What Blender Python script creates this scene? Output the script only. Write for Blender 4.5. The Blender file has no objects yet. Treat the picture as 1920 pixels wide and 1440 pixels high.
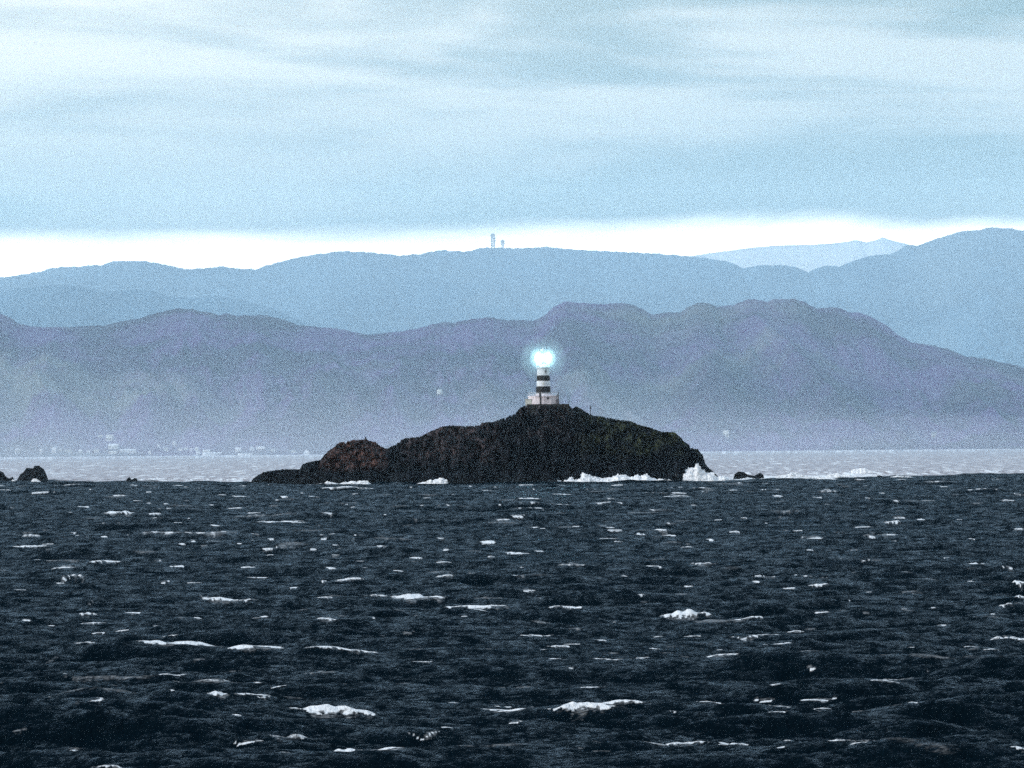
import bpy, bmesh, math, random
import numpy as np
from mathutils import Matrix, Vector
from mathutils.bvhtree import BVHTree

S = bpy.context.scene
C = S.collection
R = math.radians
random.seed(7)

# ------------------------------------------------------------------ camera
F = 8000.0                                   # focal length in photo pixels (1920 wide)
CAM_H = 8.6
cam_d = bpy.data.cameras.new('camera')
cam = bpy.data.objects.new('camera', cam_d); C.objects.link(cam)
cam_d.sensor_width = 36.0; cam_d.lens = 36.0 * F / 1920.0
cam_d.clip_start = 1.0; cam_d.clip_end = 200000.0
PITCH = math.atan(126.0 / F); ROLL = math.atan(-8.0 / 960.0)
RC = (Matrix.Rotation(math.pi/2 + PITCH, 3, 'X') @ Matrix.Rotation(ROLL, 3, 'Z'))
cam.matrix_world = Matrix.Translation((0, 0, CAM_H)) @ RC.to_4x4()
S.camera = cam
CAM = Vector((0, 0, CAM_H))

def ray(px, py):
    return RC @ Vector(((px - 960.0) / F, -(py - 720.0) / F, -1.0))
def at(px, py, Y):
    d = ray(px, py); return CAM + d * (Y / d.y)
def ground(px, py, z=0.0):
    d = ray(px, py); return CAM + d * ((z - CAM_H) / d.z)

# ------------------------------------------------------------------ render / colour
S.view_settings.view_transform = 'Standard'; S.view_settings.look = 'None'
S.view_settings.exposure = 1.0; S.view_settings.gamma = 1.0
S.render.engine = 'CYCLES'
S.cycles.use_denoising = False               # the photograph is a grainy dusk telephoto
S.cycles.max_bounces = 5; S.cycles.volume_bounces = 1
S.cycles.sample_clamp_indirect = 3.0; S.cycles.sample_clamp_direct = 4.0

# ------------------------------------------------------------------ world
SUN_EL, SUN_AZ = 24.0, 246.0
w = bpy.data.worlds.new('World'); S.world = w; w.use_nodes = True
nt = w.node_tree; nt.nodes.clear()
class NB:
    """small node builder"""
    def __init__(s, t): s.t = t
    def n(s, kind, **kw):
        x = s.t.nodes.new(kind)
        for k, v in kw.items():
            if k.startswith('i_'): x.inputs[k[2:].replace('_', ' ')].default_value = v
            else: setattr(x, k, v)
        return x
    def l(s, a, b): s.t.links.new(a, b)
    def math(s, op, a, b=None, c=None, clamp=False):
        x = s.n('ShaderNodeMath', operation=op, use_clamp=clamp)
        for i, v in enumerate((a, b, c)):
            if v is None: continue
            if isinstance(v, (int, float)): x.inputs[i].default_value = v
            else: s.l(v, x.inputs[i])
        return x.outputs[0]
    def ramp(s, fac, a, b, lo=0.0, hi=1.0):
        x = s.n('ShaderNodeMapRange', interpolation_type='SMOOTHSTEP')
        x.inputs['From Min'].default_value = a; x.inputs['From Max'].default_value = b
        x.inputs['To Min'].default_value = lo; x.inputs['To Max'].default_value = hi
        s.l(fac, x.inputs['Value']); return x.outputs['Result']
    def mix(s, f, a, b, mode='MIX'):
        x = s.n('ShaderNodeMix', data_type='RGBA', blend_type=mode)
        for k, v in ((0, f), (6, a), (7, b)):
            if isinstance(v, (int, float)): x.inputs[k].default_value = v
            elif isinstance(v, tuple): x.inputs[k].default_value = (*v, 1.0) if len(v) == 3 else v
            else: s.l(v, x.inputs[k])
        return x.outputs[2]
    def noise(s, vec, scale, detail=4.0, rough=0.55, dist=0.0):
        x = s.n('ShaderNodeTexNoise'); x.inputs['Scale'].default_value = scale
        x.inputs['Detail'].default_value = detail; x.inputs['Roughness'].default_value = rough
        x.inputs['Distortion'].default_value = dist
        if vec is not None: s.l(vec, x.inputs['Vector'])
        return x.outputs['Fac']
    def mapping(s, vec, scale=(1, 1, 1), loc=(0, 0, 0), rot=(0, 0, 0)):
        x = s.n('ShaderNodeMapping'); x.inputs['Scale'].default_value = scale
        x.inputs['Location'].default_value = loc; x.inputs['Rotation'].default_value = rot
        s.l(vec, x.inputs['Vector']); return x.outputs[0]
b = NB(nt)
tc = b.n('ShaderNodeTexCoord'); vec = tc.outputs['Generated']
sx = b.n('ShaderNodeSeparateXYZ'); b.l(vec, sx.inputs[0])
el = sx.outputs['Z']; azx = sx.outputs['X']
sky = b.n('ShaderNodeTexSky', sky_type='NISHITA', sun_disc=False)
sky.sun_elevation = R(SUN_EL); sky.sun_rotation = R(SUN_AZ)
skyc = b.mix(1.0, sky.outputs[0], (0.10, 0.10, 0.10), 'MULTIPLY')
# low cloud deck: long soft horizontal bands
m1 = b.mapping(vec, (6.0, 6.0, 34.0), (0.3, 0.0, 1.7), (0, R(2.5), 0))
n1 = b.noise(m1, 1.0, 5.0, 0.5, 0.6)
m2 = b.mapping(vec, (22.0, 22.0, 150.0), (2.0, 4.0, 0.4), (0, R(-1.5), 0))
n2 = b.noise(m2, 1.0, 5.0, 0.55, 0.3)
nn = b.math('ADD', b.math('MULTIPLY', n1, 0.86), b.math('MULTIPLY', n2, 0.14))
band = b.ramp(nn, 0.42, 0.58)
# brighter towards the upper left, greyer towards the right
side = b.ramp(azx, -0.14, 0.13)
up = b.ramp(el, 0.062, 0.105)
bright = b.math('MULTIPLY', b.math('SUBTRACT', 1.0, side), up)
bandb = b.math('ADD', b.math('MULTIPLY', b.math('MULTIPLY', band, 0.60), b.ramp(el, 0.050, 0.088, 0.35, 1.0)), b.math('MULTIPLY', bright, 0.52), clamp=True)
deck = b.mix(bandb, (0.055, 0.085, 0.03), (0.62, 0.57, 0.49))
# bright clear gap under the deck
edge = b.math('ADD', el, b.math('MULTIPLY', b.math('SUBTRACT', n2, 0.5), 0.0045))
edge = b.math('ADD', edge, b.math('MULTIPLY', b.math('SUBTRACT', n1, 0.5), b.math('MULTIPLY', side, 0.030)))
gap = b.ramp(edge, 0.0468, 0.0538, 1.0, 0.0)
low = b.mix(gap, deck, (1.9, 1.88, 1.82))
# unseen sky overhead kept dim so sea and island stay dark
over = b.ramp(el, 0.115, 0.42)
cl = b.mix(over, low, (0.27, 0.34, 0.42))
# glow added to the unseen sky ahead, above the frame, to brighten the haze
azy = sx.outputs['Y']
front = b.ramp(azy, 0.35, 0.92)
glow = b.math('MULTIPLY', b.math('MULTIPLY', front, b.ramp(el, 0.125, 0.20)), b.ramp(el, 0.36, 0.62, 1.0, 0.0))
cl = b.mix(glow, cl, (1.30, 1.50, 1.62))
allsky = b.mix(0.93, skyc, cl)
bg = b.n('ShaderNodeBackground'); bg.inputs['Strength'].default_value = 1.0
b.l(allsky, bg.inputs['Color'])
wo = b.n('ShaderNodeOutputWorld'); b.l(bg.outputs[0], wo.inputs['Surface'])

sun_d = bpy.data.lights.new('sun', 'SUN'); sun_d.energy = 1.0; sun_d.angle = R(12); sun_d.color = (1.0, 0.98, 0.96)
sun = bpy.data.objects.new('sun', sun_d); C.objects.link(sun)
az = R(SUN_AZ)
sd = Vector((math.sin(az) * math.cos(R(SUN_EL)), math.cos(az) * math.cos(R(SUN_EL)), math.sin(R(SUN_EL))))
sun.rotation_euler = sd.to_track_quat('Z', 'Y').to_euler(); sun.location = (0, 0, 300)

# ------------------------------------------------------------------ helpers
def tag(o, label=None, cat=None, group=None, kind=None):
    if label: o['label'] = label
    if cat: o['category'] = cat
    if group: o['group'] = group
    if kind: o['kind'] = kind
    return o
def link(name, me, mat=None, parent=None, smooth=False):
    o = bpy.data.objects.new(name, me); C.objects.link(o)
    if mat: me.materials.append(mat)
    if parent: o.parent = parent
    if smooth: me.polygons.foreach_set('use_smooth', [True] * len(me.polygons))
    return o
def empty(name, loc=(0, 0, 0), rz=0.0):
    o = bpy.data.objects.new(name, None); C.objects.link(o); o.location = loc; o.rotation_euler = (0, 0, rz)
    o.empty_display_size = 0.5; return o
def bm_obj(name, bm, mat, parent=None, smooth=False):
    me = bpy.data.meshes.new(name); bm.normal_update(); bm.to_mesh(me); bm.free()
    return link(name, me, mat, parent, smooth)
def box(bm, x0, x1, y0, y1, z0, z1):
    v = [bm.verts.new(p) for p in ((x0,y0,z0),(x1,y0,z0),(x1,y1,z0),(x0,y1,z0),(x0,y0,z1),(x1,y0,z1),(x1,y1,z1),(x0,y1,z1))]
    for f in ((0,3,2,1),(4,5,6,7),(0,1,5,4),(1,2,6,5),(2,3,7,6),(3,0,4,7)): bm.faces.new([v[i] for i in f])
def lathe(bm, prof, n=40, cx=0.0, cy=0.0):
    rings = []
    for r, z in prof:
        rings.append([bm.verts.new((cx + r*math.cos(2*math.pi*i/n), cy + r*math.sin(2*math.pi*i/n), z)) for i in range(n)] if r > 1e-6 else [bm.verts.new((cx, cy, z))])
    for a, c in zip(rings, rings[1:]):
        for i in range(n):
            j = (i+1) % n
            if len(a) == 1 and len(c) == 1: continue
            if len(a) == 1: bm.faces.new((a[0], c[j], c[i]))
            elif len(c) == 1: bm.faces.new((a[i], a[j], c[0]))
            else: bm.faces.new((a[i], a[j], c[j], c[i]))
    if len(rings[0]) > 1: bm.faces.new(rings[0][::-1])
    if len(rings[-1]) > 1: bm.faces.new(rings[-1])
def tube(bm, p, q, r, n=8, r2=None):
    p, q = Vector(p), Vector(q); d = (q - p).normalized(); r2 = r if r2 is None else r2
    a = d.orthogonal().normalized(); c = d.cross(a)
    A = [bm.verts.new(p + (a*math.cos(t) + c*math.sin(t))*r) for t in (2*math.pi*i/n for i in range(n))]
    B = [bm.verts.new(q + (a*math.cos(t) + c*math.sin(t))*r2) for t in (2*math.pi*i/n for i in range(n))]
    for i in range(n): bm.faces.new((A[i], A[(i+1) % n], B[(i+1) % n], B[i]))
    bm.faces.new(A[::-1]); bm.faces.new(B)

# numpy gradient noise ------------------------------------------------------
_rs = np.random.RandomState(11)
_perm = np.tile(_rs.permutation(512), 3)
_ga = _rs.rand(512) * 2 * math.pi
_gx, _gy = np.cos(_ga), np.sin(_ga)
def perlin(x, y, seed=0):
    x = np.asarray(x, float) + seed * 17.13; y = np.asarray(y, float) + seed * 9.71
    xi = np.floor(x).astype(np.int64); yi = np.floor(y).astype(np.int64)
    xf = x - xi; yf = y - yi
    u = xf*xf*xf*(xf*(xf*6-15)+10); v = yf*yf*yf*(yf*(yf*6-15)+10)
    X = xi & 511; Y = yi & 511; X1 = (xi+1) & 511; Y1 = (yi+1) & 511
    def g(a, c, dx, dy):
        h = _perm[_perm[a] + c]; return _gx[h]*dx + _gy[h]*dy
    n00 = g(X, Y, xf, yf); n10 = g(X1, Y, xf-1, yf); n01 = g(X, Y1, xf, yf-1); n11 = g(X1, Y1, xf-1, yf-1)
    a = n00 + u*(n10-n00); c = n01 + u*(n11-n01)
    return (a + v*(c-a)) * 1.5
def fbm(x, y, oct=4, seed=0, gain=0.5, ridged=False):
    s = 0; a = 1.0; t = 0
    for o in range(oct):
        n = perlin(x * 2**o, y * 2**o, seed + o*3)
        if ridged: n = 1 - 2*np.abs(n)
        s = s + a*n; t += a; a *= gain
    return s / t
def sstep(x, a, c):
    t = np.clip((x - a) / (c - a), 0, 1); return t*t*(3 - 2*t)
def grid_mesh(name, X, Y, Z, flip=False):
    r, c = X.shape
    me = bpy.data.meshes.new(name)
    co = np.stack([X, Y, Z], -1).reshape(-1, 3).astype(np.float32)
    me.vertices.add(r*c); me.vertices.foreach_set('co', co.ravel())
    i = np.arange(r*c).reshape(r, c)
    q = np.stack([i[:-1, :-1], i[:-1, 1:], i[1:, 1:], i[1:, :-1]], -1).reshape(-1, 4)
    if flip: q = q[:, ::-1]
    n = len(q)
    me.loops.add(n*4); me.loops.foreach_set('vertex_index', q.ravel().astype(np.int32))
    me.polygons.add(n)
    me.polygons.foreach_set('loop_start', np.arange(0, n*4, 4, dtype=np.int32))
    me.polygons.foreach_set('loop_total', np.full(n, 4, np.int32))
    me.polygons.foreach_set('use_smooth', np.ones(n, bool))
    me.update(calc_edges=True); return me
def fattr(me, name, arr):
    a = me.attributes.new(name, 'FLOAT', 'POINT'); a.data.foreach_set('value', np.asarray(arr, np.float32).ravel())
def cattr(me, name, rgb):
    a = me.attributes.new(name, 'FLOAT_COLOR', 'POINT')
    v = np.ones((rgb.reshape(-1, 3).shape[0], 4), np.float32); v[:, :3] = rgb.reshape(-1, 3)
    a.data.foreach_set('color', v.ravel())

# materials -----------------------------------------------------------------
def mat(name, col, col2=None, scale=1.0, rough=0.85, bump=0.0, emit=None, es=0.0, metal=0.0, spec=0.3):
    m = bpy.data.materials.new(name); m.use_nodes = True; t = NB(m.node_tree)
    p = m.node_tree.nodes['Principled BSDF']
    p.inputs['Roughness'].default_value = rough; p.inputs['Metallic'].default_value = metal
    p.inputs['Specular IOR Level'].default_value = spec
    o = t.n('ShaderNodeTexCoord').outputs['Object']
    f = t.noise(o, scale, 6.0, 0.6)
    f2 = t.ramp(f, 0.35, 0.65)
    t.l(t.mix(f2, col, col2 or tuple(c*0.75 for c in col)), p.inputs['Base Color'])
    if bump:
        bp = t.n('ShaderNodeBump'); bp.inputs['Strength'].default_value = bump
        bp.inputs['Distance'].default_value = 0.3 / scale
        t.l(f, bp.inputs['Height']); t.l(bp.outputs[0], p.inputs['Normal'])
    if emit:
        p.inputs['Emission Color'].default_value = (*emit, 1); p.inputs['Emission Strength'].default_value = es
    return m
M = {
 'white':   mat('white_paint', (0.74, 0.78, 0.82), (0.60, 0.64, 0.68), 0.8, 0.6),
 'pink':    mat('weathered_pinkish_concrete', (0.76, 0.69, 0.72), (0.58, 0.52, 0.55), 0.9, 0.85, 0.2),
 'black':   mat('black_paint', (0.006, 0.007, 0.009), (0.011, 0.012, 0.014), 1.5, 0.6),
 'dark':    mat('dark_metal', (0.03, 0.032, 0.035), (0.05, 0.045, 0.04), 3.0, 0.6, 0, metal=0.3),
 'stone':   mat('dark_masonry', (0.020, 0.019, 0.018), (0.035, 0.032, 0.030), 1.2, 0.95, 0.5),
 'tower':   mat('galvanised_steel', (0.10, 0.11, 0.12), (0.07, 0.08, 0.09), 0.05, 0.6),
 'house':   mat('white_render', (0.84, 0.84, 0.83), (0.74, 0.74, 0.73), 0.05, 0.9),
 'cream':   mat('cream_render', (0.62, 0.62, 0.56), (0.5, 0.5, 0.46), 0.05, 0.9),
 'roofw':   mat('pale_sheet_roof', (0.78, 0.80, 0.82), (0.66, 0.68, 0.70), 0.05, 0.7),
 'roofg':   mat('grey_tile_roof', (0.22, 0.23, 0.25), (0.16, 0.17, 0.19), 0.05, 0.8),
 'window':  mat('dark_window_glass', (0.03, 0.035, 0.045), (0.02, 0.022, 0.03), 0.2, 0.2),
}

# ------------------------------------------------------------------ sea
def sea_rows():
    r = [96.0]
    while r[-1] < 1500:
        D = r[-1]; r.append(D + min(max(D*D*6.6e-6, 0.06), 1.15))
    while r[-1] < 23500:
        r.append(r[-1] + min(r[-1]*r[-1]*2.2e-6, 150.0))
    return np.array(r)
rows = sea_rows(); NC = 1000
tt = np.linspace(-1, 1, NC)
SX = rows[:, None] * 0.160 * tt[None, :]
SY = np.repeat(rows[:, None], NC, 1)
step = np.gradient(rows)[:, None]
cstep = rows[:, None] * 0.32 / NC
# the edge where the dark rough water meets the pale churned shallows behind the reef
def reef_edge(x):
    u = x / 1200.0
    t = np.interp(u, (-0.13, -0.12, -0.045, 0.0175, 0.06, 0.12, 0.14), (1390, 1376, 1186, 1128, 1186, 1323, 1350))
    return t
wob = 26*fbm(SX/7.0, SY/400.0, 3, 61)
calm = sstep(SY, reef_edge(SX) - 14 + wob, reef_edge(SX) + 22 + wob)
Z = np.zeros_like(SX); DX = np.zeros_like(SX)
rg = np.random.RandomState(5)
NW = 84
lams = np.exp(np.linspace(math.log(17.0), math.log(0.42), NW)) * (1 + 0.06*rg.randn(NW))
for L in lams:
    th = R(84) + rg.randn() * (0.20 if L > 4 else 0.42)       # direction of travel
    kx, ky = math.cos(th)*2*math.pi/L, math.sin(th)*2*math.pi/L
    amp = 0.0088 * L**0.82 * (1.30 if L > 7 else 1.1)
    wt = np.clip((L / np.maximum(abs(math.sin(th))*step, cstep) - 2.2) / 2.5, 0, 1)
    if wt.max() <= 0: continue
    n = int(np.argmax(wt[:, 0] <= 0)) if (wt[:, 0] <= 0).any() else len(rows)
    if n < 2: continue
    ph = rg.rand()*6.283
    P = kx*SX[:n] + ky*SY[:n] + ph
    sh = np.sin(P)
    Z[:n] += wt[:n]*amp*(sh - 0.30*np.cos(2*P))
    DX[:n] += wt[:n]*amp*0.8*np.cos(P)
# gusts: groups of higher and lower waves
gust = 0.85 + 0.55*perlin(SX/22.0, SY/60.0, 3)
Z *= np.clip(gust, 0.35, 1.6) * (1 - 0.55*calm)
SXd = SX + DX*0.9
foam = np.zeros_like(SX); thin = np.zeros_like(SX)

def cap(px, py, wpx, hpx, tilt=0.0, strength=1.0, ragged=1.0, lift=1.0, seed=0):
    """foam on the upper part of the wave crest nearest to a spot, followed sideways along that crest"""
    g = ground(px, py, 0.12); D = g.y; cx = g.x; sc = F / D
    a = wpx*1.15/2/sc; h0 = 0.60*hpx/sc*lift
    rs = np.interp(D, rows, step[:, 0]); cs = D*0.32/NC
    m = float(np.clip((tilt*D*D/(CAM_H*F)) / (2*a), -2.0, 2.0))
    win = max(1.3, 2.0*rs); span = abs(m)*a + win + 3.5
    i0, i1 = np.searchsorted(rows, (D-span, D+span))
    j0, j1 = ((np.array([cx-1.05*a, cx+1.05*a])/(D*0.16) + 1)/2*(NC-1)).astype(int)
    j0 = max(j0-1, 0); j1 = min(j1+2, NC)
    if i1-i0 < 3 or j1-j0 < 2: return
    x = SX[i0:i1, j0:j1]; y = SY[i0:i1, j0:j1]; z = Z[i0:i1, j0:j1]
    n = j1-j0; jc = n//2; line = D + m*(x[0]-cx)
    yr = rows[i0:i1]
    k = np.zeros(n, int)
    w0 = np.abs(yr - D) < win
    if not w0.any(): return
    k[jc] = np.argmax(np.where(w0, z[:, jc], -9))
    for d_ in (1, -1):
        acc = 0.0; j = jc
        while 0 <= j + d_ < n:
            kk = k[j]; j += d_; acc += cs*(0.30 + abs(m))
            if acc >= rs:
                lo, hi = max(kk-1, 0), min(kk+2, len(yr)); pref = np.abs(yr[lo:hi] - (yr[k[jc]] + m*(x[0, j]-x[0, jc])))
                kk = lo + int(np.argmax(z[lo:hi, j] - 0.02*pref)); acc = 0.0
            k[j] = kk
    yc = yr[k]; kw = max(3, n//10) | 1
    yc = np.convolve(np.pad(yc, kw//2, 'edge'), np.ones(kw)/kw, 'valid')
    u = (x-cx)/a; pk = 1.1*math.sin(seed*2.7)*0.5
    taper = np.clip(1-u*u, 0, 1)**0.6*np.clip(1.05 - 0.65*np.abs(u-pk), 0.15, 1)
    taper = taper*np.clip(0.85 + 1.15*min(ragged, 1)*perlin(x/(0.22*a+0.10), x*0+seed*1.9, seed+6), 0.0, 1.5)
    s_ = y - yc[None]
    sig = max(0.9*h0, 0.9*rs, 0.16)
    z += 0.55*h0*taper*np.exp(-(np.where(s_ < 0, s_/sig, s_/(2*sig)))**2)
    zc = z[np.clip(np.searchsorted(yr, yc), 0, len(yr)-1), np.arange(n)][None]
    jag = 1 + 0.8*perlin(x/(0.06*a+0.08), y/(0.6*sig) + seed, seed+2)
    dep = zc - z
    fm = strength*np.clip(taper*3, 0, 1)*(1 - sstep(dep, 0.55*h0*taper*jag, 1.0*h0*taper*jag + 1e-4))*(s_ < 0.35*sig)*(s_ > -(1.6*sig + 1.1*rs))
    tr = 0.62*strength*np.clip(taper*1.5, 0, 1)*(1 - sstep(dep, 0.9*h0*taper*jag, 2.8*h0*taper*jag + 1e-4))*(s_ > -(3.5*sig + 1.5*rs))*(s_ < 1.2*sig)
    t = foam if strength > 0.5 else thin
    t[i0:i1, j0:j1] = np.maximum(t[i0:i1, j0:j1], fm)
    thin[i0:i1, j0:j1] = np.maximum(thin[i0:i1, j0:j1], 0.7*tr)
BIG = [ # px, py, w, h, tilt, strength, ragged
 (225,968,62,8,0,1,.8),(280,977,14,5,0,1,1),(296,971,12,5,0,1,1),(338,986,24,6,0,1,1),(362,975,16,6,0,1,1),(455,973,90,8,0,.42,.5),
 (530,977,90,5,5,.9,.3),(622,1004,52,6,-9,1,.7),(990,936,46,5,-2,1,.4),(972,1037,46,6,-4,1,.5),(228,1006,16,6,0,1,1),
 (1202,1004,22,7,0,1,1),(1250,1003,26,5,-6,1,1),(1110,1008,42,4,0,.9,1),(1206,1067,50,9,-3,1,.8),(1312,1064,56,6,2,.42,.5),(1316,1063,46,4,1,.9,.6),
 (1170,1084,24,5,0,1,1),(1132,1080,18,6,4,1,1),(1413,1079,22,5,0,1,1),(1434,1080,20,4,-4,1,1),(1530,1087,44,5,-3,1,.6),(1535,1111,36,5,2,1,.6),
 (1480,1109,26,4,0,.9,1),(1312,1118,24,4,0,.9,.7),(785,1048,26,6,-3,1,.6),(915,1044,18,4,0,.9,1),(420,1133,94,10,13,1,.35),(782,1128,96,17,-3,1,.6),
 (892,1137,112,5,-3,1,.8),(938,1136,30,10,0,1,1),(700,1118,44,5,0,.9,1),(632,1180,56,8,0,1,.5),(668,1176,20,4,4,1,1),(487,1163,52,6,-2,1,.6),
 (378,1165,18,6,0,1,1),(26,1203,64,14,3,1,.6),(110,1220,44,5,-2,1,1),(150,1228,50,4,-6,.9,.7),(165,1155,46,6,4,.9,1),(145,1128,26,10,-5,1,1),
 (110,1092,24,7,4,1,1),(140,1090,34,6,5,1,1),(172,1086,22,5,0,1,1),(62,1027,70,5,-5,1,.7),(55,1008,40,5,0,.9,.9),(300,1068,26,5,0,1,1),(330,1064,34,4,-4,1,1),
 (85,1083,16,5,0,1,1),(288,1055,16,5,3,1,1),(348,1227,200,12,1,1,.35),(480,1228,120,5,-2,1,.3),(622,1229,140,5,0,1,.3),
 (205,1271,190,14,0,.45,.4),(265,1252,44,4,-9,.8,.4),(220,1322,260,6,-1,.40,.4),(1278,1157,88,20,0,1,.8),(1326,1162,24,5,-10,1,1),
 (1066,1141,44,5,1,1,.5),(1002,1145,32,4,-1,.9,.7),(1186,1145,28,7,0,1,1),(1388,1198,64,6,4,1,.4),(1440,1191,50,4,6,.8,.4),(1494,1183,34,6,3,1,.5),
 (1580,1163,90,4,5,.8,.5),(1645,1165,34,9,3,1,1),(1676,1163,26,6,0,1,1),(1812,1200,90,6,-1,1,.4),(1868,1199,44,9,2,1,.6),(1910,1203,36,5,-3,1,.5),
 (1040,1208,40,5,1,1,.7),(920,1221,30,4,-2,.9,.8),(1020,1193,12,5,0,1,1),(1720,1163,14,5,0,1,1),(1270,1238,30,5,0,.8,.8),(1776,1245,30,6,-2,1,.8),
 (430,1316,78,9,-14,1,1),(478,1328,28,6,-6,1,1),(545,1338,66,9,-3,1,.9),(628,1362,150,22,-8,1,1),(590,1352,56,10,-8,1,1),(648,1386,66,10,3,1,.9),
 (500,1382,110,10,12,.55,1),(735,1341,56,12,4,1,.8),(760,1382,70,5,-4,.8,.6),(1120,1357,200,10,-2,1,.45),(1075,1354,70,14,-2,1,.7),
 (1020,1384,130,9,6,.5,.6),(1290,1384,90,6,9,.9,.9),(1300,1394,60,5,4,.9,1),(1245,1401,34,6,-2,1,1),(1368,1387,60,6,-6,.9,.9),(1200,1402,40,6,5,1,1),
 (1122,1411,14,8,4,1,1),(1660,1391,230,17,1,.55,.5),(1570,1392,60,8,-4,.8,.8),(1905,1436,70,8,2,1,.6),(1902,1110,22,8,4,1,1),(1700,1138,16,4,0,1,1),
 (1902,1128,20,6,0,1,1),(1885,1148,24,6,0,1,1),(958,1385,200,10,1,.35,.5),(1835,1060,40,5,-2,1,1),(1885,1072,18,8,-4,1,1),(1815,1100,44,4,0,.9,1),
 (1480,962,30,5,3,.9,.6),(1498,961,36,4,4,1,.4),(1600,953,14,6,0,1,1),(1455,934,18,7,0,1,1),(1434,923,16,6,-3,1,1),(1652,925,12,5,0,1,1),(1240,999,20,8,-5,1,1),
 (1375,1000,20,4,0,1,1),(1620,1003,110,4,-2,.7,.4),(1630,1013,16,6,-2,1,1),(1612,1035,34,6,-4,1,.8),(1555,1031,20,5,0,1,1),(1720,979,22,5,0,1,1),
 (1160,1018,20,4,0,.9,1),(1062,1065,60,4,0,.7,1),(980,1070,18,6,0,1,1),(610,1096,12,4,0,1,1),(830,1085,160,4,1,.6,.5),(760,1088,22,4,3,.9,.8),(905,1068,40,5,2,.6,.8),
 (330,1413,60,5,0,.6,1),(190,1441,80,6,0,.8,1),(30,1330,60,6,0,.6,1),(1340,1240,60,6,0,.5,.6),(60,1238,46,4,4,.7,.6)]
for i, c in enumerate(BIG): cap(*c[:6], c[6]*(0.5 if c[6] < 0.5 else 0.85), 1.5, seed=i)
# scattered small whitecaps, fewer and smaller than the list above
for i in range(760):
    q = rg.rand()
    py = 912 + 525*q**1.9
    px = rg.uniform(-120, 2040)
    sz = (1.9 + 0.0036*(py-900)) * math.exp(0.40*rg.randn())
    cap(px, py, sz*rg.uniform(3.0, 13.0), sz*0.85*(1.0 - 0.3*(py > 1200)), rg.uniform(-1, 1), 1.0 if rg.rand() < .62 else .5, 0.7, seed=i % 89)
# foam streaks along the steepest natural crests
sig_z = np.sqrt((Z**2).mean(1, keepdims=True)) + 1e-3
nat = Z/sig_z + 0.9*perlin(SX/3.2, SY/9.0, 71) + 0.8*perlin(SX/0.8, SY/3.0, 73)
foam = np.maximum(foam, 0.95*sstep(nat, 2.9, 3.7)*(SY < 1100))
thin = np.maximum(thin, 0.5*sstep(Z/sig_z + 1.5*perlin(SX/5.0, SY/26.0, 75), 2.5, 3.6)*(SY < 1100))
# surf line at the reef and whitecaps in the pale shallows
fo2 = np.zeros_like(SX)
far = SY > reef_edge(SX) - 14
rr, cc = np.where(far.any(1))[0], slice(None)
r0 = rr[0]
xf, yf = SX[r0:], SY[r0:]
e = yf - reef_edge(xf)
n = fbm(xf/9.0, yf/60.0, 4, 9)
line = np.exp(-(e/7.0)**2) * np.clip(0.15 + 1.6*fbm(xf/14.0, yf/90.0, 3, 21), 0, 1)
isl = sstep(xf, -75, -60)*(1 - sstep(xf, 52, 62))
tail = sstep(xf, 55, 62)*(1 - sstep(xf, 112, 122))*sstep(e, 0, 6)*(1-sstep(e, 60, 190))*np.clip(0.75+2.2*fbm(xf/5.0, yf/26.0, 3, 31), 0, 1)
glit = 0.85*sstep(yf, 2500, 12000)*sstep(perlin(xf/(yf/2600.), yf/(yf/40.), 47) + perlin(xf/(yf/900.), yf/160., 48), -0.3, 0.7)  # far whitecaps and the water's sparkle, painted together as foam
caps2 = sstep(perlin(xf/ (1.1+yf/1800), yf/(16.0+yf/60), 41)*(1 + .6*perlin(xf/30, yf/300, 43)), 0.40, 0.56)
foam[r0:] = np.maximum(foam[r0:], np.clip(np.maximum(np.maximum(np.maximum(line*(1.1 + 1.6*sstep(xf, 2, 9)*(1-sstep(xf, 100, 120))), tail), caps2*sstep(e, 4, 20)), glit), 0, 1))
Z[r0:] += 0.25*tail + 0.18*caps2*sstep(e, 4, 20)*(1 - sstep(yf, 3000, 6000))
sea_me = grid_mesh('sea', SXd, SY, Z)
fattr(sea_me, 'foam', foam); fattr(sea_me, 'thin', thin); fattr(sea_me, 'churn', calm)
sm = bpy.data.materials.new('rough_sea_water'); sm.use_nodes = True; t = NB(sm.node_tree)
p = sm.node_tree.nodes['Principled BSDF']; out = sm.node_tree.nodes['Material Output']
oc = t.n('ShaderNodeTexCoord').outputs['Object']
af = t.n('ShaderNodeAttribute', attribute_name='foam').outputs['Fac']
at_ = t.n('ShaderNodeAttribute', attribute_name='thin').outputs['Fac']
ac = t.n('ShaderNodeAttribute', attribute_name='churn').outputs['Fac']
nb1 = t.noise(t.mapping(oc, (1.0, 0.45, 1.0), (0, 0, 0), (0, 0, R(25))), 5.0, 6.0, 0.62)
nb2 = t.noise(t.mapping(oc, (0.8, 0.12, 1.0)), 1.6, 6.0, 0.62)
nf = t.noise(oc, 4.0, 6.0, 0.65)
nf2 = t.noise(t.mapping(oc, (1.0, 0.10, 1.0)), 0.35, 6.0, 0.6)
nff = t.noise(t.mapping(oc, (1.0, 0.5, 1.6)), 11.0, 4.0, 0.7)
ff = t.math('ADD', af, t.math('ADD', t.math('MULTIPLY', t.math('SUBTRACT', nf, 0.5), 1.7), t.math('MULTIPLY', t.math('SUBTRACT', nff, 0.5), 0.9)))
ff = t.ramp(ff, 0.38, 0.92)
nst = t.noise(t.mapping(oc, (0.7, 2.2, 1.0), (0, 0, 0), (0, 0, R(12))), 5.0, 7.0, 0.72)
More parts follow.
